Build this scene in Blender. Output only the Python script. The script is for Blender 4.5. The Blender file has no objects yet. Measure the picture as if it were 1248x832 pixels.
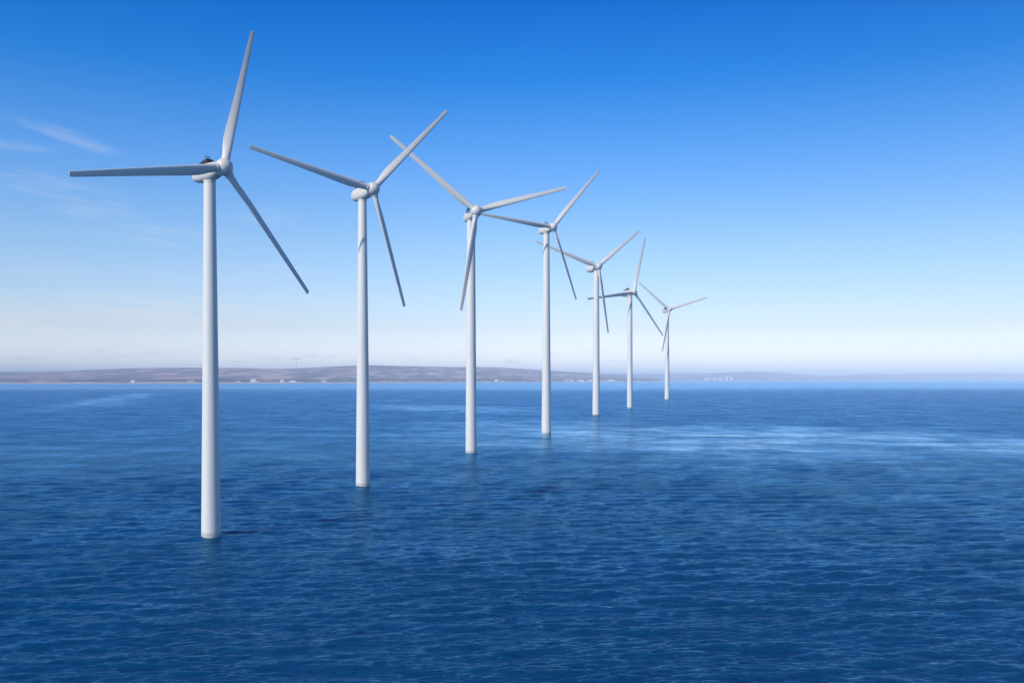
import bpy, bmesh, math, random
import numpy as np
from mathutils import Vector, Matrix

S = bpy.context.scene
COL = S.collection
R = math.radians
rng = np.random.default_rng(7)
random.seed(7)

# ------------------------------------------------------------------ camera
cam = bpy.data.cameras.new('camera')
cam.sensor_width = 36.0
cam.sensor_fit = 'HORIZONTAL'
cam.lens = 36.0 * 1100 / 1248
CAM_H = 30.0
PITCH = R(0.7)
cam.shift_y = (461 + 1100 * math.tan(PITCH) - 416) / 1248
cam.clip_start = 0.5
cam.clip_end = 250000
co = bpy.data.objects.new('camera', cam)
co.location = (0, 0, CAM_H)
co.rotation_euler = (math.pi / 2 - PITCH, 0, 0)
COL.objects.link(co)
S.camera = co

# ------------------------------------------------------------------ sky, sun, exposure
SUN_EL = R(34)
SUN_AZ = R(180 + 43)            # clockwise from +Y: behind the camera, to its left
sun_dir = Vector((math.sin(SUN_AZ) * math.cos(SUN_EL), math.cos(SUN_AZ) * math.cos(SUN_EL), math.sin(SUN_EL)))

W = bpy.data.worlds.new('World')
S.world = W
W.use_nodes = True
nt = W.node_tree
N, Lk = nt.nodes, nt.links
N.clear()


def node(tree, kind, **kw):
    n = tree.nodes.new(kind)
    for k, v in kw.items():
        setattr(n, k, v)
    return n


def mth(tree, op, a=None, b=None, clamp=False):
    n = tree.nodes.new('ShaderNodeMath')
    n.operation = op
    n.use_clamp = clamp
    for i, v in enumerate((a, b)):
        if v is None:
            continue
        if isinstance(v, (int, float)):
            n.inputs[i].default_value = v
        else:
            tree.links.new(v, n.inputs[i])
    return n.outputs[0]


def smooth(tree, v, lo, hi, to0=0.0, to1=1.0):
    n = tree.nodes.new('ShaderNodeMapRange')
    n.interpolation_type = 'SMOOTHSTEP'
    n.inputs['From Min'].default_value = lo
    n.inputs['From Max'].default_value = hi
    n.inputs['To Min'].default_value = to0
    n.inputs['To Max'].default_value = to1
    tree.links.new(v, n.inputs['Value'])
    return n.outputs[0]


def combine(tree, x, y, z=0.0):
    n = tree.nodes.new('ShaderNodeCombineXYZ')
    for i, v in enumerate((x, y, z)):
        if isinstance(v, (int, float)):
            n.inputs[i].default_value = v
        else:
            tree.links.new(v, n.inputs[i])
    return n.outputs[0]


def noise(tree, vec, scale, detail=4.0, rough=0.55, distort=0.0):
    n = tree.nodes.new('ShaderNodeTexNoise')
    n.inputs['Scale'].default_value = scale
    n.inputs['Detail'].default_value = detail
    n.inputs['Roughness'].default_value = rough
    n.inputs['Distortion'].default_value = distort
    tree.links.new(vec, n.inputs['Vector'])
    return n.outputs['Fac']


def mix(tree, fac, a, b):
    n = tree.nodes.new('ShaderNodeMix')
    n.data_type = 'RGBA'
    for sock, v in ((n.inputs[0], fac), (n.inputs[6], a), (n.inputs[7], b)):
        if isinstance(v, (int, float)):
            sock.default_value = v
        elif isinstance(v, tuple):
            sock.default_value = v if len(v) == 4 else v + (1,)
        else:
            tree.links.new(v, sock)
    return n.outputs[2]


sky = node(nt, 'ShaderNodeTexSky', sky_type='NISHITA')
sky.sun_disc = False
sky.sun_elevation = SUN_EL
sky.sun_rotation = SUN_AZ
sky.altitude = 0
sky.air_density = 1.0
sky.dust_density = 0.6
sky.ozone_density = 3.0
tc = node(nt, 'ShaderNodeTexCoord')
sp = node(nt, 'ShaderNodeSeparateXYZ')
Lk.new(tc.outputs['Generated'], sp.inputs[0])
az = mth(nt, 'ARCTAN2', sp.outputs[0], sp.outputs[1])
el = mth(nt, 'ARCSINE', sp.outputs[2])
# clear cold air: deepen the blue with height and clean the horizon
gr = node(nt, 'ShaderNodeValToRGB')
ge = gr.color_ramp.elements
GRADE = [(0.0000, (0.8333, 0.8000, 0.9333, 1)), (0.0089, (0.7333, 0.7100, 0.8667, 1)), (0.0356, (0.5400, 0.5000, 0.5667, 1)), (0.0922, (0.3933, 0.4667, 0.5533, 1)), (0.1478, (0.2067, 0.4000, 0.6067, 1)), (0.2022, (0.0367, 0.3100, 0.6000, 1)), (0.2500, (0.0000, 0.2367, 0.5733, 1)), (0.3556, (0.0200, 0.2000, 0.4500, 1)), (0.5333, (0.2067, 0.2400, 0.3233, 1)), (1.0000, (0.2467, 0.2667, 0.3167, 1))]
ge[0].position, ge[0].color = GRADE[0]
ge[1].position, ge[1].color = GRADE[-1]
for p_, c_ in GRADE[1:-1]:
    q = ge.new(p_)
    q.color = c_
Lk.new(mth(nt, 'DIVIDE', el, math.pi / 2, True), gr.inputs[0])
g3 = node(nt, 'ShaderNodeVectorMath', operation='SCALE')
g3.inputs['Scale'].default_value = 3.0
Lk.new(gr.outputs[0], g3.inputs[0])
Lk.new(smooth(nt, az, -0.1, 0.6, 3.0, 2.4), g3.inputs['Scale'])
gm = node(nt, 'ShaderNodeVectorMath', operation='MULTIPLY')
Lk.new(sky.outputs[0], gm.inputs[0])
Lk.new(g3.outputs[0], gm.inputs[1])
# thin high cirrus, thickest low in the west half of the sky
cvec = combine(nt, mth(nt, 'ADD', mth(nt, 'MULTIPLY', az, 16.0), mth(nt, 'MULTIPLY', el, 20.0)),
               mth(nt, 'ADD', mth(nt, 'MULTIPLY', el, 95.0), mth(nt, 'MULTIPLY', az, 12.0)), 3.7)
fib = smooth(nt, noise(nt, cvec, 1.0, 7.0, 0.62, 0.6), 0.36, 0.72)
cir = None
for a0, e0, ha, he, slp, st in [(-0.4593, 0.2359, 0.0511, 0.0082, -0.26, 0.42), (-0.4986, 0.2222, 0.0421, 0.0055, 0.04, 0.42), (-0.4666, 0.1862, 0.0689, 0.0118, -0.14, 0.55), (-0.4259, 0.1633, 0.0452, 0.0100, -0.08, 0.40), (-0.3639, 0.1476, 0.0635, 0.0127, 0.05, 0.42), (-0.3072, 0.1122, 0.0991, 0.0100, 0.02, 0.50), (-0.4738, 0.1056, 0.0504, 0.0082, 0.05, 0.35), (-0.4371, 0.0617, 0.1940, 0.0236, 0.05, 0.90), (-0.2612, 0.0780, 0.1273, 0.0164, 0.04, 0.50), (-0.2864, 0.1718, 0.0669, 0.0100, 0.00, 0.30), (-0.4881, 0.0329, 0.1418, 0.0127, -0.00, 0.50)]:
    da = mth(nt, 'SUBTRACT', az, a0)
    de = mth(nt, 'SUBTRACT', mth(nt, 'SUBTRACT', el, e0), mth(nt, 'MULTIPLY', da, slp))
    u2 = mth(nt, 'POWER', mth(nt, 'DIVIDE', da, ha), 2.0)
    v2 = mth(nt, 'POWER', mth(nt, 'DIVIDE', de, he), 2.0)
    w = smooth(nt, mth(nt, 'ADD', u2, v2), 1.6, 0.0, 0.0, st)
    cir = w if cir is None else mth(nt, 'MAXIMUM', cir, w)
cir = mth(nt, 'MULTIPLY', mth(nt, 'MULTIPLY', cir, fib), 0.42, True)
skyc = mix(nt, cir, gm.outputs[0], (8.4, 8.6, 9.0))
# little flat clouds far away above the horizon
lvec = combine(nt, mth(nt, 'MULTIPLY', az, 30.0), mth(nt, 'MULTIPLY', el, 190.0), 1.3)
low = smooth(nt, noise(nt, lvec, 1.0, 4.0, 0.55), 0.57, 0.74)
low = mth(nt, 'MULTIPLY', low, smooth(nt, el, 0.012, 0.018))
low = mth(nt, 'MULTIPLY', low, smooth(nt, el, 0.040, 0.024))
low = mth(nt, 'MULTIPLY', low, smooth(nt, az, 0.25, 0.02))
low = mth(nt, 'MULTIPLY', low, 0.45, True)
skyc = mix(nt, low, skyc, (5.6, 6.0, 6.9))
bg = node(nt, 'ShaderNodeBackground')
bg.inputs['Strength'].default_value = 0.10
Lk.new(skyc, bg.inputs['Color'])
wo = node(nt, 'ShaderNodeOutputWorld')
Lk.new(bg.outputs[0], wo.inputs['Surface'])

sl = bpy.data.lights.new('sun', 'SUN')
sl.energy = 3.6
sl.angle = R(0.5)
sl.color = (1.0, 0.90, 0.75)
so = bpy.data.objects.new('sun', sl)
so.rotation_euler = (-sun_dir).to_track_quat('-Z', 'Y').to_euler()
so.location = (-200, -200, 400)
COL.objects.link(so)

vs = S.view_settings
vs.view_transform = 'Standard'
vs.look = 'None'
vs.exposure = 0.0
vs.gamma = 1.0
vs.use_curve_mapping = False
S.render.engine = 'CYCLES'
S.cycles.volume_bounces = 2
S.cycles.use_denoising = True


# ------------------------------------------------------------------ helpers
def mat(name):
    m = bpy.data.materials.new(name)
    m.use_nodes = True
    t = m.node_tree
    return m, t, t.nodes['Principled BSDF']


def link(name, me, m=None, parent=None, loc=None, mtx=None):
    o = bpy.data.objects.new(name, me)
    COL.objects.link(o)
    if m is not None and me is not None and not me.materials:
        me.materials.append(m)
    if parent is not None:
        o.parent = parent
    if loc is not None:
        o.location = loc
    if mtx is not None:
        o.matrix_local = mtx
    return o


def tag(o, label=None, cat=None, group=None, kind=None):
    for k, v in (('label', label), ('category', cat), ('group', group), ('kind', kind)):
        if v:
            o[k] = v
    return o


def bm_mesh(bm, name, smooth_faces=True, angle=None):
    bmesh.ops.recalc_face_normals(bm, faces=bm.faces[:])
    me = bpy.data.meshes.new(name)
    bm.to_mesh(me)
    bm.free()
    if smooth_faces:
        me.shade_smooth()
        if angle is not None:
            me.set_sharp_from_angle(angle=R(angle))
    return me


def loft(bm, rings, cap=True):
    vs_ = [[bm.verts.new(p) for p in ring] for ring in rings]
    n = len(rings[0])
    for a, b in zip(vs_[:-1], vs_[1:]):
        for i in range(n):
            bm.faces.new((a[i], a[(i + 1) % n], b[(i + 1) % n], b[i]))
    if cap:
        bm.faces.new(vs_[0][::-1])
        bm.faces.new(vs_[-1])


def circle(r, z, n=32, cx=0, cy=0):
    return [(cx + r * math.cos(2 * math.pi * i / n), cy + r * math.sin(2 * math.pi * i / n), z) for i in range(n)]


def box(bm, x0, x1, y0, y1, z0, z1, bevel=0.0):
    v = [bm.verts.new((x, y, z)) for z in (z0, z1) for y in (y0, y1) for x in (x0, x1)]
    fs = [bm.faces.new([v[i] for i in f]) for f in ((0, 2, 3, 1), (4, 5, 7, 6), (0, 1, 5, 4), (2, 6, 7, 3), (0, 4, 6, 2), (1, 3, 7, 5))]
    if bevel:
        es = {e for f in fs for e in f.edges}
        bmesh.ops.bevel(bm, geom=list(es), offset=bevel, segments=2, affect='EDGES')


def grid_mesh(name, P, smooth_faces=True):
    """P: (rows, cols, 3) array -> quad sheet."""
    r, c, _ = P.shape
    me = bpy.data.meshes.new(name)
    idx = np.arange(r * c).reshape(r, c)
    q = np.stack([idx[:-1, :-1], idx[:-1, 1:], idx[1:, 1:], idx[1:, :-1]], -1).reshape(-1, 4)
    me.vertices.add(r * c)
    me.vertices.foreach_set('co', P.astype(np.float32).ravel())
    me.loops.add(q.size)
    me.loops.foreach_set('vertex_index', q.astype(np.int32).ravel())
    me.polygons.add(len(q))
    me.polygons.foreach_set('loop_start', np.arange(0, q.size, 4, dtype=np.int32))
    me.update(calc_edges=True)
    if smooth_faces:
        me.shade_smooth()
    return me


def vnoise(x, y, seed):
    """2-D value noise, numpy."""
    xi, yi = np.floor(x).astype(np.int64), np.floor(y).astype(np.int64)
    fx, fy = x - xi, y - yi
    fx, fy = fx * fx * (3 - 2 * fx), fy * fy * (3 - 2 * fy)

    def h(a, b):
        n = (a * 374761393 + b * 668265263 + seed * 974634777) & 0xffffffff
        n = ((n ^ (n >> 13)) * 1274126177) & 0xffffffff
        return ((n ^ (n >> 16)) & 0xffff) / 65535.0
    return (h(xi, yi) * (1 - fx) + h(xi + 1, yi) * fx) * (1 - fy) + (h(xi, yi + 1) * (1 - fx) + h(xi + 1, yi + 1) * fx) * fy


def fbm(x, y, seed, octv=5):
    s, a, t = 0, 1.0, 0
    for k in range(octv):
        s = s + a * (vnoise(x * 2 ** k, y * 2 ** k, seed + k) - .5)
        t += a
        a *= .5
    return s / t


# ------------------------------------------------------------------ haze over the sea
m_haze = bpy.data.materials.new('haze')
m_haze.use_nodes = True
ht = m_haze.node_tree
ht.nodes.clear()
pv = ht.nodes.new('ShaderNodeVolumePrincipled')
pv.inputs['Color'].default_value = (0.66, 0.82, 1.0, 1)
pv.inputs['Density'].default_value = 8.5e-5
pv.inputs['Anisotropy'].default_value = -0.35
ho = ht.nodes.new('ShaderNodeOutputMaterial')
ht.links.new(pv.outputs[0], ho.inputs['Volume'])
bm = bmesh.new()
box(bm, -75000, 75000, -75000, 75000, -4, 228)
haze = link('haze', bm_mesh(bm, 'haze', False), m_haze)
tag(haze, 'thin pale sea haze fading the far shore', 'haze', kind='stuff')

# ------------------------------------------------------------------ the sea
m_sea, t, b = mat('sea_water')
geo = t.nodes.new('ShaderNodeNewGeometry')
sp = t.nodes.new('ShaderNodeSeparateXYZ')
t.links.new(geo.outputs['Position'], sp.inputs[0])
X, Y = sp.outputs[0], sp.outputs[1]
# wind slicks: broken calm lanes lying across the ruffled water, and the calm water under the shore
def lane(x0, y0, slope, half, seed, xmin, xmax, soft=120):
    wob = mth(t, 'MULTIPLY', mth(t, 'SUBTRACT', noise(t, combine(t, mth(t, 'MULTIPLY', X, 0.008), mth(t, 'MULTIPLY', Y, 0.004), seed), 1.0, 4.0, 0.6), 0.5), half * 2.6)
    dy = mth(t, 'SUBTRACT', mth(t, 'ADD', Y, wob), mth(t, 'ADD', mth(t, 'MULTIPLY', mth(t, 'SUBTRACT', X, x0), slope), y0))
    core = smooth(t, mth(t, 'ABSOLUTE', dy), half * 1.3, half * 0.15)
    brk = noise(t, combine(t, mth(t, 'MULTIPLY', mth(t, 'ADD', X, mth(t, 'MULTIPLY', Y, 0.5)), 0.024), mth(t, 'MULTIPLY', Y, 0.034), seed + 3), 1.0, 7.0, 0.68, 0.4)
    core = mth(t, 'MULTIPLY', core, smooth(t, brk, 0.30, 0.70))
    core = mth(t, 'MULTIPLY', core, smooth(t, X, xmin, xmin + soft))
    return mth(t, 'MULTIPLY', core, smooth(t, X, xmax, xmax - soft))


slick = mth(t, 'MULTIPLY', lane(-30, 545, -0.62, 135, 1.0, -110, 560, 160), 0.88)
slick = mth(t, 'MAXIMUM', slick, mth(t, 'MULTIPLY', lane(-50, 900, -0.8, 90, 2.0, -210, 80), 0.7))
slick = mth(t, 'MAXIMUM', slick, mth(t, 'MULTIPLY', lane(-520, 1150, -3.0, 150, 5.0, -800, -380), 0.7))
sv = combine(t, mth(t, 'MULTIPLY', mth(t, 'ADD', X, mth(t, 'MULTIPLY', Y, 0.45)), 0.006), mth(t, 'MULTIPLY', mth(t, 'ADD', Y, mth(t, 'MULTIPLY', X, 0.3)), 0.020), 4.1)
weak = smooth(t, noise(t, sv, 1.0, 6.0, 0.6, 0.5), 0.52, 0.75)
slick = mth(t, 'MAXIMUM', slick, mth(t, 'MULTIPLY', weak, 0.22))
lanes = slick
calm_n = noise(t, combine(t, mth(t, 'MULTIPLY', X, 0.0011), mth(t, 'MULTIPLY', Y, 0.0006)), 1.0, 4.0, 0.55)
calm = smooth(t, mth(t, 'ADD', Y, mth(t, 'MULTIPLY', calm_n, 900.0)), 2150, 3500)
ruf2 = smooth(t, noise(t, combine(t, mth(t, 'MULTIPLY', X, 0.00012), mth(t, 'MULTIPLY', Y, 0.0009), 8.0), 1.0, 3.0, 0.5), 0.50, 0.70, 1.0, 0.5)
slick = mth(t, 'MAXIMUM', slick, mth(t, 'MULTIPLY', mth(t, 'MULTIPLY', calm, ruf2), 0.48))
rough_amt = mth(t, 'SUBTRACT', 1.0, slick)
# cat's paws: patches of stronger and weaker chop at every size
gust = noise(t, combine(t, mth(t, 'MULTIPLY', X, 0.022), mth(t, 'MULTIPLY', Y, 0.030), 9.0), 1.0, 7.0, 0.72)
gust = smooth(t, gust, 0.30, 0.70, 0.68, 1.30)
dist = t.nodes.new('ShaderNodeVectorMath')
dist.operation = 'LENGTH'
t.links.new(geo.outputs['Position'], dist.inputs[0])
far = smooth(t, dist.outputs['Value'], 60, 650)
# windrows: rows of chop drawn out along the wind, fine ones and long ones
row_a = noise(t, combine(t, mth(t, 'MULTIPLY', X, 0.07), mth(t, 'MULTIPLY', Y, 0.040), 2.0), 1.0, 5.0, 0.75, 0.3)
row_b = noise(t, combine(t, mth(t, 'MULTIPLY', X, 0.30), mth(t, 'MULTIPLY', Y, 0.11), 6.0), 1.0, 4.0, 0.7, 0.4)
rows = mth(t, 'ADD', mth(t, 'MULTIPLY', mth(t, 'SUBTRACT', row_a, 0.5), mth(t, 'MULTIPLY', far, 1.5)), mth(t, 'MULTIPLY', mth(t, 'SUBTRACT', row_b, 0.5), 0.8))
gust = mth(t, 'MAXIMUM', mth(t, 'ADD', gust, rows), 0.15)
rip = noise(t, combine(t, mth(t, 'MULTIPLY', X, 0.50), Y, 0.0), 1.0, 6.0, 0.64, 0.3)
mid = noise(t, combine(t, mth(t, 'MULTIPLY', X, 0.24), Y, 5.0), 0.17, 4.0, 0.58, 0.2)
big = noise(t, combine(t, mth(t, 'MULTIPLY', X, 0.5), Y, 2.0), 0.035, 3.0, 0.5)
b0 = t.nodes.new('ShaderNodeBump')
b0.inputs['Distance'].default_value = 2.6
t.links.new(mth(t, 'MULTIPLY', rough_amt, 0.3, True), b0.inputs['Strength'])
t.links.new(big, b0.inputs['Height'])
b1 = t.nodes.new('ShaderNodeBump')
b1.inputs['Distance'].default_value = 1.0
t.links.new(mth(t, 'MULTIPLY', mth(t, 'MULTIPLY', rough_amt, gust), 0.68, True), b1.inputs['Strength'])
t.links.new(mid, b1.inputs['Height'])
t.links.new(b0.outputs[0], b1.inputs['Normal'])
b2 = t.nodes.new('ShaderNodeBump')
b2.inputs['Distance'].default_value = 0.50
t.links.new(mth(t, 'MULTIPLY', mth(t, 'MULTIPLY', rough_amt, gust), 0.68, True), b2.inputs['Strength'])
t.links.new(rip, b2.inputs['Height'])
t.links.new(b1.outputs[0], b2.inputs['Normal'])
# ripples too small to see one by one far off widen the reflection there
rg = mth(t, 'ADD', 0.07, mth(t, 'MULTIPLY', far, 0.19))
rg = mth(t, 'MULTIPLY', rg, mth(t, 'ADD', 0.72, mth(t, 'MULTIPLY', gust, 0.30)))
rg = mth(t, 'MULTIPLY', rg, mth(t, 'SUBTRACT', 1.0, mth(t, 'MULTIPLY', slick, 0.62)))
bfar = mth(t, 'SUBTRACT', 1.0, mth(t, 'MULTIPLY', far, 0.05))
for bn in (b1, b2):
    lk = bn.inputs['Strength'].links[0].from_socket
    t.links.new(mth(t, 'MULTIPLY', lk, bfar), bn.inputs['Strength'])
t.nodes.remove(b)
deep = t.nodes.new('ShaderNodeBsdfDiffuse')            # light coming back up out of deep clear water
deep.inputs['Color'].default_value = (0.0001, 0.051, 0.138, 1)
t.links.new(b2.outputs[0], deep.inputs['Normal'])
gl = t.nodes.new('ShaderNodeBsdfGlossy')
t.links.new(mix(t, mth(t, 'MAXIMUM', lanes, mth(t, 'MULTIPLY', slick, 0.6)), (0.33, 0.71, 1.0), (0.62, 0.82, 1.0)), gl.inputs['Color'])
t.links.new(rg, gl.inputs['Roughness'])
t.links.new(b2.outputs[0], gl.inputs['Normal'])
fn = t.nodes.new('ShaderNodeFresnel')
fn.inputs['IOR'].default_value = 1.333
t.links.new(b2.outputs[0], fn.inputs['Normal'])
fac = mth(t, 'MULTIPLY', fn.outputs[0], mth(t, 'SUBTRACT', 1.32, mth(t, 'MULTIPLY', gust, 0.46)))
fac = mth(t, 'MULTIPLY', fac, mth(t, 'ADD', 1.0, mth(t, 'MULTIPLY', slick, 0.6)), True)
mx = t.nodes.new('ShaderNodeMixShader')
t.links.new(fac, mx.inputs[0])
t.links.new(deep.outputs[0], mx.inputs[1])
t.links.new(gl.outputs[0], mx.inputs[2])
t.links.new(mx.outputs[0], t.nodes['Material Output'].inputs['Surface'])

# wave field, real displacement near by, fading to bump where waves are smaller than the mesh
fr = np.linspace(-0.80, 0.80, 1150)                    # bearings in front (rad)
back = np.linspace(0.80, 2 * math.pi - 0.80, 120)[1:-1]
ang = np.concatenate([fr, back, [2 * math.pi - 0.80]])
near = 1.0 / np.linspace(1 / 62.0, 1 / 900.0, 1250)
rad = np.concatenate([[0.5, 8, 20, 35, 50], near, np.geomspace(930, 70000, 90)])
A, RR = np.meshgrid(ang, rad)
PX, PY = RR * np.sin(A), RR * np.cos(A)
spacing = np.gradient(rad)[:, None]
tspace = RR * 0.0014
Z = np.zeros_like(PX)
front = (np.abs((A + math.pi) % (2 * math.pi) - math.pi) < 0.81)
wr = np.random.default_rng(11)
sel = rad < 1300
px_, py_ = PX[sel], PY[sel]
zz = np.zeros_like(px_)
for k in range(110):
    lam = 0.8 * (9 / 0.8) ** wr.random()
    th = R(-82) + wr.normal(0, 0.30)                      # crests lie roughly across the view
    kk = 2 * math.pi / lam
    amp = 0.0115 * lam ** 0.85 * wr.uniform(.5, 1.2) * 0.46
    fade = np.clip((lam / (np.maximum(spacing[sel], tspace[sel])) - 2.2) / 3.0, 0, 1)
    ph = kk * (math.cos(th) * px_ + math.sin(th) * py_) + wr.uniform(0, 6.28)
    s = np.sin(ph + 0.25 * np.sin(ph))
    zz += amp * fade * s
env = 0.75 + 0.9 * (fbm(px_ / 55, py_ / 28, 31, 3) + .25)
zz *= np.clip(env, .35, 1.5) * front[sel]
Z[sel] = zz
P = np.stack([PX, PY, Z], -1)
sea = link('sea', grid_mesh('sea', P), m_sea)
tag(sea, kind='structure')

# ------------------------------------------------------------------ far shore
m_hill, t, b = mat('hill_fields')
geo = t.nodes.new('ShaderNodeNewGeometry')
sp = t.nodes.new('ShaderNodeSeparateXYZ')
t.links.new(geo.outputs['Position'], sp.inputs[0])
vec = combine(t, mth(t, 'MULTIPLY', sp.outputs[0], 0.0052), mth(t, 'MULTIPLY', sp.outputs[1], 0.0016), mth(t, 'MULTIPLY', sp.outputs[2], 0.012))
vo = t.nodes.new('ShaderNodeTexVoronoi')
vo.inputs['Scale'].default_value = 1.6
t.links.new(vec, vo.inputs['Vector'])
sr = t.nodes.new('ShaderNodeSeparateColor')
t.links.new(vo.outputs['Color'], sr.inputs[0])
cr = t.nodes.new('ShaderNodeValToRGB')
e = cr.color_ramp.elements
e[0].position, e[0].color = 0.0, (0.20, 0.18, 0.18, 1)
e[1].position, e[1].color = 1.0, (0.70, 0.50, 0.46, 1)
for p_, c_ in ((0.35, (0.30, 0.25, 0.26, 1)), (0.6, (0.48, 0.35, 0.34, 1)), (0.85, (0.60, 0.42, 0.40, 1))):
    q = e.new(p_)
    q.color = c_
t.links.new(sr.outputs[0], cr.inputs[0])
wood = smooth(t, noise(t, vec, 0.9, 6.0, 0.66), 0.48, 0.58)
c1 = mix(t, wood, cr.outputs[0], (0.19, 0.17, 0.18))
belt = mth(t, 'MULTIPLY', smooth(t, sp.outputs[2], 9.0, 12.0), smooth(t, sp.outputs[2], 30.0, 20.0))
belt = mth(t, 'MULTIPLY', belt, smooth(t, noise(t, vec, 0.8, 5.0, 0.7), 0.42, 0.50))
c1 = mix(t, belt, c1, (0.08, 0.078, 0.085))
beach = smooth(t, mth(t, 'ADD', sp.outputs[2], mth(t, 'MULTIPLY', noise(t, vec, 1.6, 4.0, 0.7), 14.0)), 12.5, 9.0)
c2 = mix(t, beach, c1, (0.66, 0.56, 0.46))
t.links.new(c2, b.inputs['Base Color'])
b.inputs['Roughness'].default_value = 0.95
b.inputs['Specular IOR Level'].default_value = 0.1

SH_X = [-9000, -5000, -2970, -1870, -700, -150, 997, 1700, 2100, 2500]
SH_Y = [4700, 5000, 5240, 5500, 6200, 6900, 8700, 9900, 12500, 16500]
SK_P = [-900, -300, 0, 45, 100, 150, 200, 300, 330, 360, 400, 450, 500, 560, 600, 640, 680, 720, 760, 800, 840, 900]
SK_Y = [452, 451, 453, 453, 451, 449, 448, 448, 449, 448.6, 446.6, 444.6, 446, 447.4, 447, 449.5, 452, 454.2, 456.4, 458.5, 461, 463]


def near_land(x, y):
    shore = np.interp(x, SH_X, SH_Y) + 160 * fbm(x / 420, y * 0 + 3.1, 5, 4)
    u = y - shore
    px = x / y * 1100 + 624
    ridge_d = shore + 3800
    top = 30 + (461 - np.interp(px, SK_P, SK_Y)) * ridge_d / 1100
    plain = np.clip(u / 120, -1, 1) * 5 + np.clip((u - 150) / 900, 0, 1) * 16
    rise = np.clip((u - 600) / 3200, 0, 1)
    rise = rise ** 1.25
    over = np.clip((u - 3800) / 2500, 0, 1)
    z = np.where(u < 0, np.maximum(u / 40, -3), plain + (np.maximum(top, 12) - 21) * rise * (1 - .6 * over))
    z = z + np.clip(u / 700, 0, 1) * (fbm(x / 650, y / 900, 21, 6) * 34 * np.clip(rise + .15, 0, 1) * (top > 40) * np.clip(1.15 - rise, .12, 1))
    return np.maximum(z, -3)


xs = np.linspace(-7500, 2500, 700)
ys = np.concatenate([np.linspace(4650, 7200, 150), np.linspace(7230, 14500, 170)])
GX, GY = np.meshgrid(xs, ys)
P = np.stack([GX, GY, near_land(GX, GY)], -1)
tag(link('hills', grid_mesh('hills', P), m_hill), kind='structure')

FK_P = [600, 700, 760, 800, 850, 880, 920, 960, 1000, 1030, 1062, 1085, 1110, 1150, 1200, 1248, 1400, 1800]
FK_Y = [457, 456.4, 455.6, 455.2, 455, 454.3, 452.4, 454.8, 457.6, 457, 454.8, 456, 455.4, 454.6, 454, 454.8, 455, 458]


def far_land(x, y):
    shore = 14300 + 500 * fbm(x / 1500, y * 0, 55, 4) + np.clip((x - 4500) / 4000, 0, 1) * 2500
    u = y - shore
    px = x / y * 1100 + 624
    top = 30 + (461 - np.interp(px, FK_P, FK_Y)) * (shore + 4500) / 1100
    rise = np.clip((u - 300) / 4200, 0, 1) ** 1.1
    z = np.where(u < 0, np.maximum(u / 60, -3), np.clip(u / 200, 0, 1) * 7 + (top - 7) * rise)
    z = z + np.clip(u / 900, 0, 1) * fbm(x / 1400, y / 1800, 77, 5) * 45 * np.clip(1.1 - rise, .1, 1) * np.clip(rise + .2, 0, 1)
    return np.maximum(z, -3)


xs = np.linspace(300, 19000, 620)
ys = np.linspace(13600, 21500, 150)
GX, GY = np.meshgrid(xs, ys)
P = np.stack([GX, GY, far_land(GX, GY)], -1)
tag(link('hills', grid_mesh('far_hills', P), m_hill), kind='structure')

# ------------------------------------------------------------------ wind turbines
m_white, t, b = mat('turbine_paint')
tcn = t.nodes.new('ShaderNodeTexCoord')
n1 = noise(t, tcn.outputs['Object'], 0.35, 5.0, 0.6)
st = t.nodes.new('ShaderNodeMapping')
st.inputs['Scale'].default_value = (3.0, 3.0, 0.05)
t.links.new(tcn.outputs['Object'], st.inputs['Vector'])
n2 = noise(t, st.outputs[0], 1.0, 4.0, 0.6)
c = mix(t, smooth(t, n1, 0.35, 0.75), (0.72, 0.70, 0.66), (0.64, 0.62, 0.59))
c = mix(t, smooth(t, n2, 0.52, 0.80, 0, 0.45), c, (0.46, 0.45, 0.43))
t.links.new(c, b.inputs['Base Color'])
b.inputs['Roughness'].default_value = 0.42
b.inputs['Specular IOR Level'].default_value = 0.35

m_tower, t, b = mat('tower_paint')
tcn = t.nodes.new('ShaderNodeTexCoord')
sp = t.nodes.new('ShaderNodeSeparateXYZ')
t.links.new(tcn.outputs['Object'], sp.inputs[0])
st = t.nodes.new('ShaderNodeMapping')
st.inputs['Scale'].default_value = (1.6, 1.6, 0.045)
t.links.new(tcn.outputs['Object'], st.inputs['Vector'])
n2 = noise(t, st.outputs[0], 1.0, 5.0, 0.62)
c = mix(t, smooth(t, n2, 0.48, 0.80, 0, 0.5), (0.74, 0.73, 0.69), (0.54, 0.53, 0.50))
n3 = noise(t, tcn.outputs['Object'], 1.4, 4.0, 0.6)
wl = smooth(t, mth(t, 'SUBTRACT', sp.outputs[2], mth(t, 'MULTIPLY', n3, 0.8)), 0.75, 0.15)
c = mix(t, mth(t, 'MULTIPLY', wl, 0.55), c, (0.34, 0.34, 0.32))
t.links.new(c, b.inputs['Base Color'])
b.inputs['Roughness'].default_value = 0.40
b.inputs['Specular IOR Level'].default_value = 0.35

m_dark, t, b = mat('dark_metal')
tcn = t.nodes.new('ShaderNodeTexCoord')
c = mix(t, noise(t, tcn.outputs['Object'], 3.0), (0.012, 0.014, 0.018), (0.035, 0.037, 0.042))
t.links.new(c, b.inputs['Base Color'])
b.inputs['Roughness'].default_value = 0.6

m_grey, t, b = mat('galvanised_metal')
tcn = t.nodes.new('ShaderNodeTexCoord')
c = mix(t, noise(t, tcn.outputs['Object'], 2.0), (0.36, 0.37, 0.38), (0.50, 0.51, 0.52))
t.links.new(c, b.inputs['Base Color'])
b.inputs['Roughness'].default_value = 0.5


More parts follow.
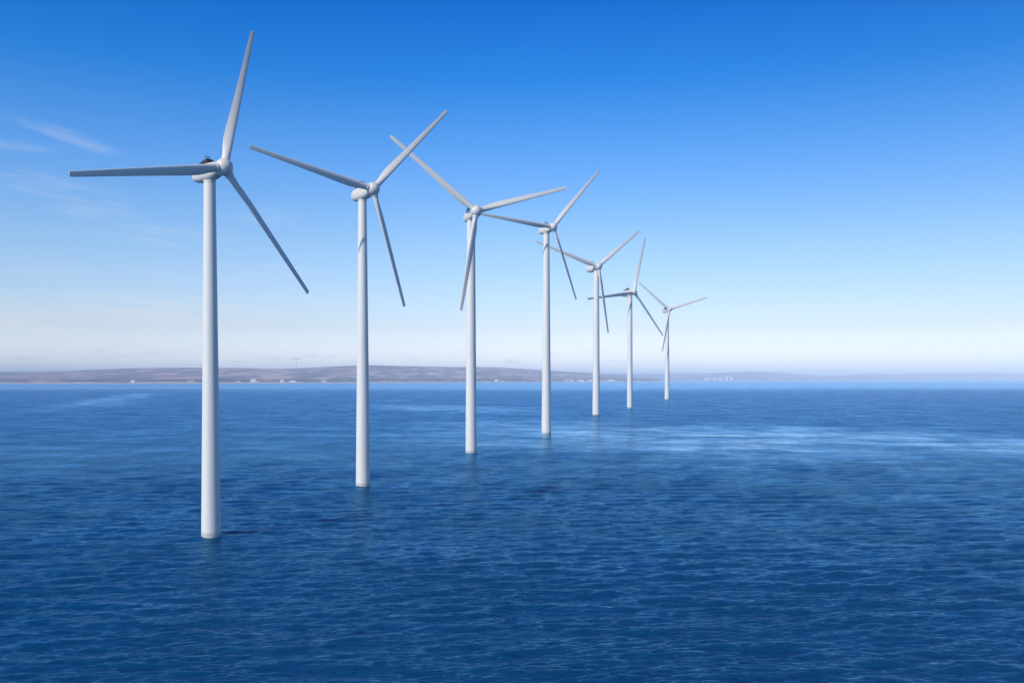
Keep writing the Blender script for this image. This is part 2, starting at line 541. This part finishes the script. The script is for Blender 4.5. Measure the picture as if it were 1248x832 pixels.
# ---- shared head meshes (dimensions in metres for the smallest machine)
def blade_mesh():
    """Span along +Z from 0 to 1 (scaled later), chord along X (trailing edge +X), thickness along Y."""
    bm = bmesh.new()
    SP = [0.0, .02, .04, .055, .075, .10, .125, .15, .18, .22, .27, .33, .4, .48, .56, .64, .72, .8, .87, .92, .955, .975, .988, .996, 1.0]
    CH = np.interp(SP, [0, .045, .10, .16, .19, .25, .4, .6, .8, .95, .985, 1], [1.48, 1.48, 1.62, 1.88, 1.96, 1.92, 1.68, 1.40, 1.16, .98, .94, .86])
    TH = np.interp(SP, [0, .045, .10, .16, .22, .4, .7, 1], [1.48, 1.48, 1.22, .92, .74, .48, .28, .17])
    TW = np.interp(SP, [0, .1, .2, .4, .7, 1], [24, 24, 21, 14, 7, 3])
    MORPH = np.interp(SP, [0, .045, .17, 1], [0, 0, 1, 1])
    n = 28
    rings = []
    for s, ch, th, tw, mo in zip(SP, CH, TH, TW, MORPH):
        ring = []
        le = -0.74 + 0.36 * max(0, s - .1)             # straight leading edge
        for i in range(n):
            a = 2 * math.pi * i / n
            # circle
            cx_, cy_ = .5 + .5 * math.cos(a), .5 * math.sin(a)
            # airfoil: x from 0 (nose) to 1 (tail)
            xa = .5 + .5 * math.cos(a)
            ta = 5 * (0.2969 * math.sqrt(xa) - 0.1260 * xa - 0.3516 * xa ** 2 + 0.2843 * xa ** 3 - 0.1036 * xa ** 4)
            ya = ta * (1 if math.sin(a) >= 0 else -1)
            xx = cx_ * (1 - mo) + xa * mo
            yy = (cy_ * (1 - mo) + ya * mo) * th
            px = le + xx * ch
            ct, stw = math.cos(R(tw)), math.sin(R(tw))
            ring.append((px * ct + yy * stw, -px * stw + yy * ct - 0.0, s))
        rings.append(ring)
    loft(bm, rings)
    return bm_mesh(bm, 'blade', angle=50)


def collar_mesh():
    bm = bmesh.new()
    loft(bm, [circle(.66, 1.05, 40), circle(.82, 1.07, 40), circle(.84, 1.10, 40), circle(.84, 1.86, 40), circle(.82, 1.90, 40), circle(.66, 1.92, 40)])
    return bm_mesh(bm, 'root_collar', angle=40)


def ringsect(y, hw, zt, zb, p=2.6, n=40):
    out = []
    for i in range(n):
        a = 2 * math.pi * i / n
        ca, sa = math.cos(a), math.sin(a)
        x = hw * math.copysign(abs(ca) ** (2 / p), ca)
        zz_ = math.copysign(abs(sa) ** (2 / p), sa)
        out.append((x, y, zz_ * (zt if zz_ > 0 else -zb)))
    return out


def nacelle_mesh():
    bm = bmesh.new()
    #        y     half-width top  bottom
    prof = [(1.22, .80, .85, -.80), (1.26, 1.00, 1.04, -1.00), (1.5, 1.12, 1.18, -1.18), (2.1, 1.26, 1.38, -1.46), (2.9, 1.36, 1.48, -1.68), (3.8, 1.40, 1.52, -1.76),
            (5.0, 1.42, 1.54, -1.78), (6.2, 1.40, 1.50, -1.74), (7.2, 1.34, 1.40, -1.64), (8.0, 1.22, 1.26, -1.48), (8.45, 1.05, 1.06, -1.28), (8.75, .80, .80, -1.0), (8.88, .45, .45, -.58)]
    loft(bm, [ringsect(*q) for q in prof])
    return bm_mesh(bm, 'nacelle', angle=60)


def hub_mesh():
    bm = bmesh.new()
    rings = []
    # spinner: rounded nose towards -Y, flat back plate at +Y
    for y, r in [(-1.64, .12), (-1.60, .38), (-1.46, .75), (-1.22, 1.10), (-.88, 1.39), (-.45, 1.58), (0, 1.64), (.45, 1.58), (.85, 1.41), (1.1, 1.20), (1.18, 1.02), (1.2, .8)]:
        rings.append([(r * math.cos(2 * math.pi * i / 48), y, r * math.sin(2 * math.pi * i / 48)) for i in range(48)])
    loft(bm, rings)
    return bm_mesh(bm, 'hub', angle=60)


def cooler_mesh():
    """dark raised hatch and louvred cooler on the nacelle roof: wedge rising towards the rotor."""
    bm = bmesh.new()
    prof = [(4.0, 0), (3.95, .74), (4.25, .92), (5.1, .84), (6.0, .56), (6.8, .22), (7.1, 0)]
    for sgn in (1,):
        a = [bm.verts.new((-.72, y, 1.42 + z)) for y, z in prof]
        c_ = [bm.verts.new((.72, y, 1.42 + z)) for y, z in prof]
        bm.faces.new(a)
        bm.faces.new(c_[::-1])
        for i in range(len(prof)):
            j = (i + 1) % len(prof)
            bm.faces.new((a[i], c_[i], c_[j], a[j]))
    bmesh.ops.bevel(bm, geom=bm.edges[:], offset=.05, segments=2, affect='EDGES')
    for k in range(5):
        box(bm, -.62, .62, 4.30 + k * .26, 4.38 + k * .26, 2.2 - k * .05, 2.44 - k * .08)
    return bm_mesh(bm, 'cooling_unit', angle=30)


def tube(bm, p, q, r, n=10):
    p, q = Vector(p), Vector(q)
    d = (q - p).normalized()
    u = d.orthogonal().normalized()
    v = d.cross(u)
    loft(bm, [[tuple(o + (u * math.cos(2 * math.pi * i / n) + v * math.sin(2 * math.pi * i / n)) * r) for i in range(n)] for o in (p, q)])


def mast_mesh():
    bm = bmesh.new()
    tube(bm, (.3, 5.2, 2.2), (.3, 5.2, 3.15), .045)
    tube(bm, (-.1, 5.2, 2.96), (.7, 5.2, 2.96), .035)
    for x in (-.1, .7):
        loft(bm, [circle(.06, 2.94, 10, x, 5.2), circle(.15, 3.02, 10, x, 5.2), circle(.15, 3.15, 10, x, 5.2), circle(.05, 3.2, 10, x, 5.2)])
    return bm_mesh(bm, 'weather_mast', angle=40)


def rod_mesh():
    bm = bmesh.new()
    tube(bm, (0, 8.4, 1.0), (0, 8.4, 2.95), .045)
    tube(bm, (0, 8.4, 1.1), (0, 8.4, 1.5), .10)
    return bm_mesh(bm, 'lightning_rod', angle=40)


ME_BLADE, ME_COLLAR, ME_NAC, ME_HUB, ME_COOL, ME_MAST, ME_ROD = blade_mesh(), collar_mesh(), nacelle_mesh(), hub_mesh(), cooler_mesh(), mast_mesh(), rod_mesh()
TILT = 0.06


def tower_mesh(rb, rt, h):
    bm = bmesh.new()
    zs = [-4.0] + list(np.linspace(0, h, 40))
    loft(bm, [circle(rb + (rt - rb) * max(0, z) / h, z, 64) for z in zs])
    return bm_mesh(bm, 'tower', angle=40)


def yaw_ring_mesh(rt, z0, z1):
    bm = bmesh.new()
    loft(bm, [circle(rt * 1.0, z0, 48), circle(rt * 1.06, z0 + .02, 48), circle(rt * 1.06, z1, 48), circle(rt * .9, z1 + .02, 48)])
    return bm_mesh(bm, 'yaw_ring', angle=40)


def basis(cx, cy, cz, loc):
    m = Matrix.Identity(4)
    for i in range(3):
        m[i][0], m[i][1], m[i][2], m[i][3] = cx[i], cy[i], cz[i], loc[i]
    return m


def turbine(x, y, yaw, hub_h, over, blades, s, rb, rt, label):
    root = link('wind_turbine', None, loc=(x, y, 0))
    root.empty_display_size = 3
    tag(root, label, 'wind turbine', 'wind turbines standing in a row in the sea')
    a = R(yaw)
    n0 = Vector((math.sin(a), -math.cos(a), 0))
    r = Vector((math.cos(a), math.sin(a), 0))
    up = Vector((0, 0, 1))
    n = n0 * math.cos(TILT) + up * math.sin(TILT)
    v = up * math.cos(TILT) - n0 * math.sin(TILT)
    C = Vector((0, 0, hub_h)) + n * over
    th = hub_h - 1.70 * s
    link('tower', tower_mesh(rb, rt, th), m_tower, root)
    link('yaw_ring', yaw_ring_mesh(rt, th - .35 * s, th - .02 * s), m_white, root)
    nac = link('nacelle', ME_NAC, m_white, root, mtx=basis(r * s, -n * s, v * s, C))
    link('cooling_unit', ME_COOL, m_dark, nac)
    link('weather_mast', ME_MAST, m_dark, nac)
    link('lightning_rod', ME_ROD, m_grey, nac)
    link('hub', ME_HUB, m_white, root, mtx=basis(r * s, -n * s, v * s, C))
    for az_, L, cone in blades:
        az_, cone = R(az_), R(cone)
        rad_ = r * math.cos(az_) + v * math.sin(az_)
        tan_ = -r * math.sin(az_) + v * math.cos(az_)
        zax = rad_ * math.cos(cone) + n * math.sin(cone)
        yax = zax.cross(tan_)
        bl = link('blade', ME_BLADE, m_white, root, mtx=basis(tan_ * s, yax * s, zax * L, C))
        cl = link('root_collar', ME_COLLAR, m_white, bl)
        cl.scale = (1, 1, s / L)
    return root


TB = [
    (-57.30, 171.53, 54.5, 69.14, 4.36, [(72.85, 29.89, -1.7), (192.57, 29.98, -1.7), (312.6, 29.76, -1.87)], 1.0, 1.79, 1.09,
     'nearest and largest white wind turbine, one blade pointing level to the left'),
    (-41.72, 252.35, 42.0, 81.62, 5.41, [(46.06, 36.24, 3.93), (169.96, 35.64, -3.19), (287.08, 33.21, -1.95)], 1.11, 1.98, 1.155,
     'second nearest white wind turbine, its right blade crossing the tip of a farther rotor'),
    (-16.60, 366.35, 21.0, 96.14, 6.63, [(17.61, 42.13, -1.7), (140.87, 43.76, -2.14), (259.62, 40.5, 0.08)], 1.42, 2.28, 1.62,
     'third white wind turbine, Y shaped rotor with its lower blade crossing the tower'),
    (18.72, 492.24, 34.0, 111.18, 6.26, [(48.23, 44.87, 5.6), (175.78, 44.14, -4.02), (291.24, 41.24, -2.08)], 1.37, 2.63, 1.63,
     'fourth white wind turbine, middle of the row, left blade reaching to the neighbouring hub'),
    (69.49, 744.67, 28.0, 121.76, 3.24, [(36.75, 55.66, -3.29), (161.57, 57.61, -6.83), (279.75, 55.14, -3.26)], 1.85, 3.10, 2.09,
     'fifth white wind turbine, its left blade passing behind the tower of the fourth'),
    (120.68, 924.14, 36.0, 117.55, 5.95, [(70.81, 60.59, -0.78), (189.18, 61.15, -2.76), (312.04, 58.63, -0.39)], 1.99, 2.86, 2.35,
     'second farthest white wind turbine, one blade nearly upright and one nearly level behind its neighbour'),
    (223.25, 1299.04, 20.0, 128.18, 6.69, [(16.96, 64.05, 2.36), (141.29, 60.37, -2.32), (257.63, 61.48, -1.35)], 2.02, 3.50, 2.2,
     'farthest and smallest white wind turbine at the right end of the row'),
]
for args in TB:
    turbine(*args)


# ------------------------------------------------------------------ things on the far shore
def flat_mat(name, ca, cb, scale, rough=0.8):
    m, t, b = mat(name)
    tcn = t.nodes.new('ShaderNodeTexCoord')
    t.links.new(mix(t, noise(t, tcn.outputs['Object'], scale), ca, cb), b.inputs['Base Color'])
    b.inputs['Roughness'].default_value = rough
    return m


m_wall = flat_mat('whitewashed_wall', (0.72, 0.70, 0.66), (0.80, 0.79, 0.76), .2)
m_wall2 = flat_mat('sand_wall', (0.60, 0.48, 0.36), (0.68, 0.56, 0.43), .2)
m_tile = flat_mat('roof_tiles', (0.30, 0.12, 0.07), (0.40, 0.18, 0.10), .3)
m_tin = flat_mat('tin_roof', (0.62, 0.64, 0.66), (0.74, 0.75, 0.76), .3)
m_glass = flat_mat('window_glass', (0.03, 0.04, 0.05), (0.06, 0.07, 0.08), .3, 0.2)
m_sail = flat_mat('sail_cloth', (0.78, 0.78, 0.76), (0.84, 0.84, 0.82), .4)


def on_land(px, back, fn):
    """first dry point seen in that bearing, then a little inland."""
    for d in np.arange(4700, 21000, 10):
        x = (px - 624) / 1100 * d
        if fn(np.array([x]), np.array([float(d)]))[0] > 2.5:
            break
    d += back
    x = (px - 624) / 1100 * d
    return x, d, float(fn(np.array([x]), np.array([float(d)]))[0])


def gable_house(px, back, w, dep, h, roof_h, wm, rm, label, fn=near_land, rot=0.0):
    x, y, z = on_land(px, back, fn)
    root = link('building', None, loc=(x, y, z - 1))
    root.rotation_euler = (0, 0, rot)
    tag(root, label, 'building', 'buildings along the far shore')
    bm = bmesh.new()
    box(bm, -w / 2, w / 2, -dep / 2, dep / 2, 0, h + 1)
    for sx in (-1, 1):
        p = [bm.verts.new((sx * (w / 2 - .01), -dep / 2 + .02, h + 1)), bm.verts.new((sx * (w / 2 - .01), dep / 2 - .02, h + 1)), bm.verts.new((sx * (w / 2 - .01), 0, h + 1 + roof_h * .98))]
        bm.faces.new(p)
    link('wall', bm_mesh(bm, 'wall', False), wm, root)
    bm = bmesh.new()
    o_ = 1.0
    pr = [(-dep / 2 - o_, h + .8), (0, h + 1.1 + roof_h), (dep / 2 + o_, h + .8), (0, h + 1.7 + roof_h)]
    a = [bm.verts.new((-w / 2 - o_, yy, zz_)) for yy, zz_ in pr]
    c_ = [bm.verts.new((w / 2 + o_, yy, zz_)) for yy, zz_ in pr]
    for q in ((0, 1, 3), (1, 2, 3)):
        bm.faces.new([a[i] for i in q])
        bm.faces.new([c_[i] for i in q][::-1])
    for i, j in ((0, 1), (1, 2), (2, 3), (3, 0)):
        bm.faces.new((a[i], c_[i], c_[j], a[j]))
    link('roof', bm_mesh(bm, 'roof', False), rm, root)
    k = max(2, int(w // 9))
    for i in range(k):
        wx = -w / 2 + (i + .5) * w / k
        bm = bmesh.new()
        box(bm, wx - 1.1, wx + 1.1, -dep / 2 - .06, -dep / 2 + .1, 2.2, min(h, 5.2))
        link('window', bm_mesh(bm, 'window', False), m_glass, root)
    return root


HOUSES = [
    (162, 60, 20, 14, 9, 4, m_wall, m_tin, 'single pale house standing alone on the left of the far shore'),
    (233, 120, 46, 18, 9, 4, m_wall2, m_tile, 'long sand coloured building just left of the nearest tower, far shore'),
    (291, 80, 22, 14, 8, 4, m_wall2, m_tile, 'small ochre house left of the twin white sheds on the far shore'),
    (309, 160, 34, 18, 13, 5, m_wall, m_tin, 'tall white shed on the far shore between the two nearest towers'),
    (315, 90, 22, 14, 8, 4, m_wall2, m_tile, 'low tiled house in front of the tall white shed'),
    (344, 60, 20, 14, 10, 4, m_wall, m_tin, 'white house left of the long low hall below the crane'),
    (357, 60, 40, 16, 8, 3, m_wall, m_tin, 'long low white hall on the beach below the crane'),
    (395, 60, 30, 14, 7, 3, m_wall2, m_tin, 'low sandy building on the beach left of the second tower'),
    (468, 70, 34, 16, 7, 3, m_wall2, m_tile, 'low tiled building right of the second tower on the far shore'),
    (605, 80, 30, 18, 12, 4, m_wall, m_tin, 'white block right of the third tower on the far shore'),
    (612, 80, 26, 16, 8, 3, m_wall2, m_tile, 'sand coloured house beside the white block right of the third tower'),
    (690, 70, 26, 18, 14, 6, m_wall2, m_tile, 'tiled ochre house at the left end of the terrace between the fourth and fifth towers'),
    (696, 60, 40, 18, 12, 5, m_wall, m_tile, 'white house with red roof between the fourth and fifth towers'),
    (708, 60, 60, 18, 9, 4, m_wall, m_tin, 'long white terrace on the shore left of the fifth tower'),
    (719, 60, 44, 18, 8, 4, m_wall, m_tin, 'white terrace touching the fifth tower on its left'),
    (745, 60, 60, 18, 8, 4, m_wall, m_tin, 'long white row on the shore right of the fifth tower'),
]
for hs_ in HOUSES:
    gable_house(*hs_)
FAR = [
    (861, 80, 80, 40, 24, 8, m_wall, m_tin, 'leftmost of the far white sheds right of the last turbine'),
    (871, 80, 60, 40, 22, 8, m_wall, m_tin, 'middle far white shed right of the last turbine'),
    (878, 80, 46, 40, 18, 8, m_wall, m_tin, 'small far white shed next to the pair of tall ones'),
    (885.5, 80, 34, 40, 36, 12, m_wall, m_tin, 'left one of the two tall white sheds at the far right'),
    (891, 80, 40, 40, 34, 12, m_wall, m_tin, 'right one of the two tall white sheds at the far right'),
]
for hs_ in FAR:
    gable_house(*hs_, fn=far_land)

# tower crane on the hillside
cx_, cy_, cz_ = on_land(361, 2600, near_land)
sc = cy_ / 1100                      # metres per photo pixel at that distance
crane = link('tower_crane', None, loc=(cx_, cy_, cz_))
tag(crane, 'pale slender tower crane with a long level jib on the far hillside', 'crane')
tophz = CAM_H + (461 - 436.2) * sc - cz_


def lattice(bm, p, q, w, bays, r):
    p, q = Vector(p), Vector(q)
    d = q - p
    u = d.normalized().orthogonal().normalized()
    v = d.normalized().cross(u)
    cor = [u * w / 2 + v * w / 2, -u * w / 2 + v * w / 2, -u * w / 2 - v * w / 2, u * w / 2 - v * w / 2]
    for c_ in cor:
        tube(bm, p + c_, q + c_, r, 6)
    for k in range(bays):
        a0, a1 = p + d * (k / bays), p + d * ((k + 1) / bays)
        for i in range(4):
            tube(bm, a0 + cor[i], a1 + cor[(i + 1) % 4], r * .7, 5)


bm = bmesh.new()
lattice(bm, (0, 0, -2), (0, 0, tophz), 5.5, 16, .5)
link('mast', bm_mesh(bm, 'mast', False), m_wall, crane)
bm = bmesh.new()
lattice(bm, (-6 * sc, 0, tophz - 1.5), (6.2 * sc, 0, tophz + 3), 4.5, 18, .42)
link('jib', bm_mesh(bm, 'jib', False), m_tin, crane)
bm = bmesh.new()
box(bm, -6 * sc, -4.4 * sc, -3, 3, tophz - 10, tophz - 4, .4)
link('counterweight', bm_mesh(bm, 'counterweight', False), m_tin, crane)
bm = bmesh.new()
box(bm, 2, 7, -6.5, -3.2, tophz - 8, tophz - 3, .3)
link('cab', bm_mesh(bm, 'cab', False), m_grey, crane)

# sailing boat far out on the right
d = 33000 / 3.0
boat = link('sailing_boat', None, loc=((1053 - 624) / 1100 * d, d, 0))
boat.rotation_euler = (0, 0, R(25))
tag(boat, 'tiny white sailing boat far out under the right hand hills', 'boat')
bm = bmesh.new()
rings = []
for xx, w_, zt, zb in [(-9, 1.6, 1.9, .3), (-7, 2.3, 1.9, -.6), (-2, 2.9, 1.9, -1.0), (3, 2.6, 2.1, -1.0), (7, 1.5, 2.5, -.4), (9.6, .15, 2.9, 1.6)]:
    rings.append([(xx, w_ * math.cos(a_), zt if math.sin(a_) > .2 else (zb if math.sin(a_) < -.5 else (zt + zb) / 2)) for a_ in np.linspace(0, 2 * math.pi, 13)[:-1]])
loft(bm, rings)
link('hull', bm_mesh(bm, 'hull', True, 40), m_sail, boat)
bm = bmesh.new()
tube(bm, (1.2, 0, 1.8), (1.2, 0, 31), .22, 8)
link('mast', bm_mesh(bm, 'mast', True, 40), m_grey, boat)


def sail(p0, p1, p2, belly):
    bm = bmesh.new()
    n = 10
    p0, p1, p2 = Vector(p0), Vector(p1), Vector(p2)
    g = []
    for i in range(n + 1):
        row = []
        for j in range(n + 1 - i):
            a_, b_ = i / n, j / n
            q = p0 * (1 - a_ - b_) + p1 * b_ + p2 * a_
            q.y += belly * 4 * (a_ + b_) * (1 - a_ - b_) * .6 + belly * 4 * a_ * b_
            row.append(bm.verts.new(q))
        g.append(row)
    for i in range(n):
        for j in range(n - i):
            bm.faces.new((g[i][j], g[i][j + 1], g[i + 1][j]))
            if j < n - i - 1:
                bm.faces.new((g[i][j + 1], g[i + 1][j + 1], g[i + 1][j]))
    bmesh.ops.solidify(bm, geom=bm.faces[:], thickness=.06)
    return bm_mesh(bm, 'sail', True, 40)


link('mainsail', sail((.9, 0, 4), (-8.6, 0, 4.2), (.9, 0, 30), 1.4), m_sail, boat)
link('headsail', sail((9.2, 0, 3.2), (2.0, 0, 3.6), (1.5, 0, 27), 1.2), m_sail, boat)
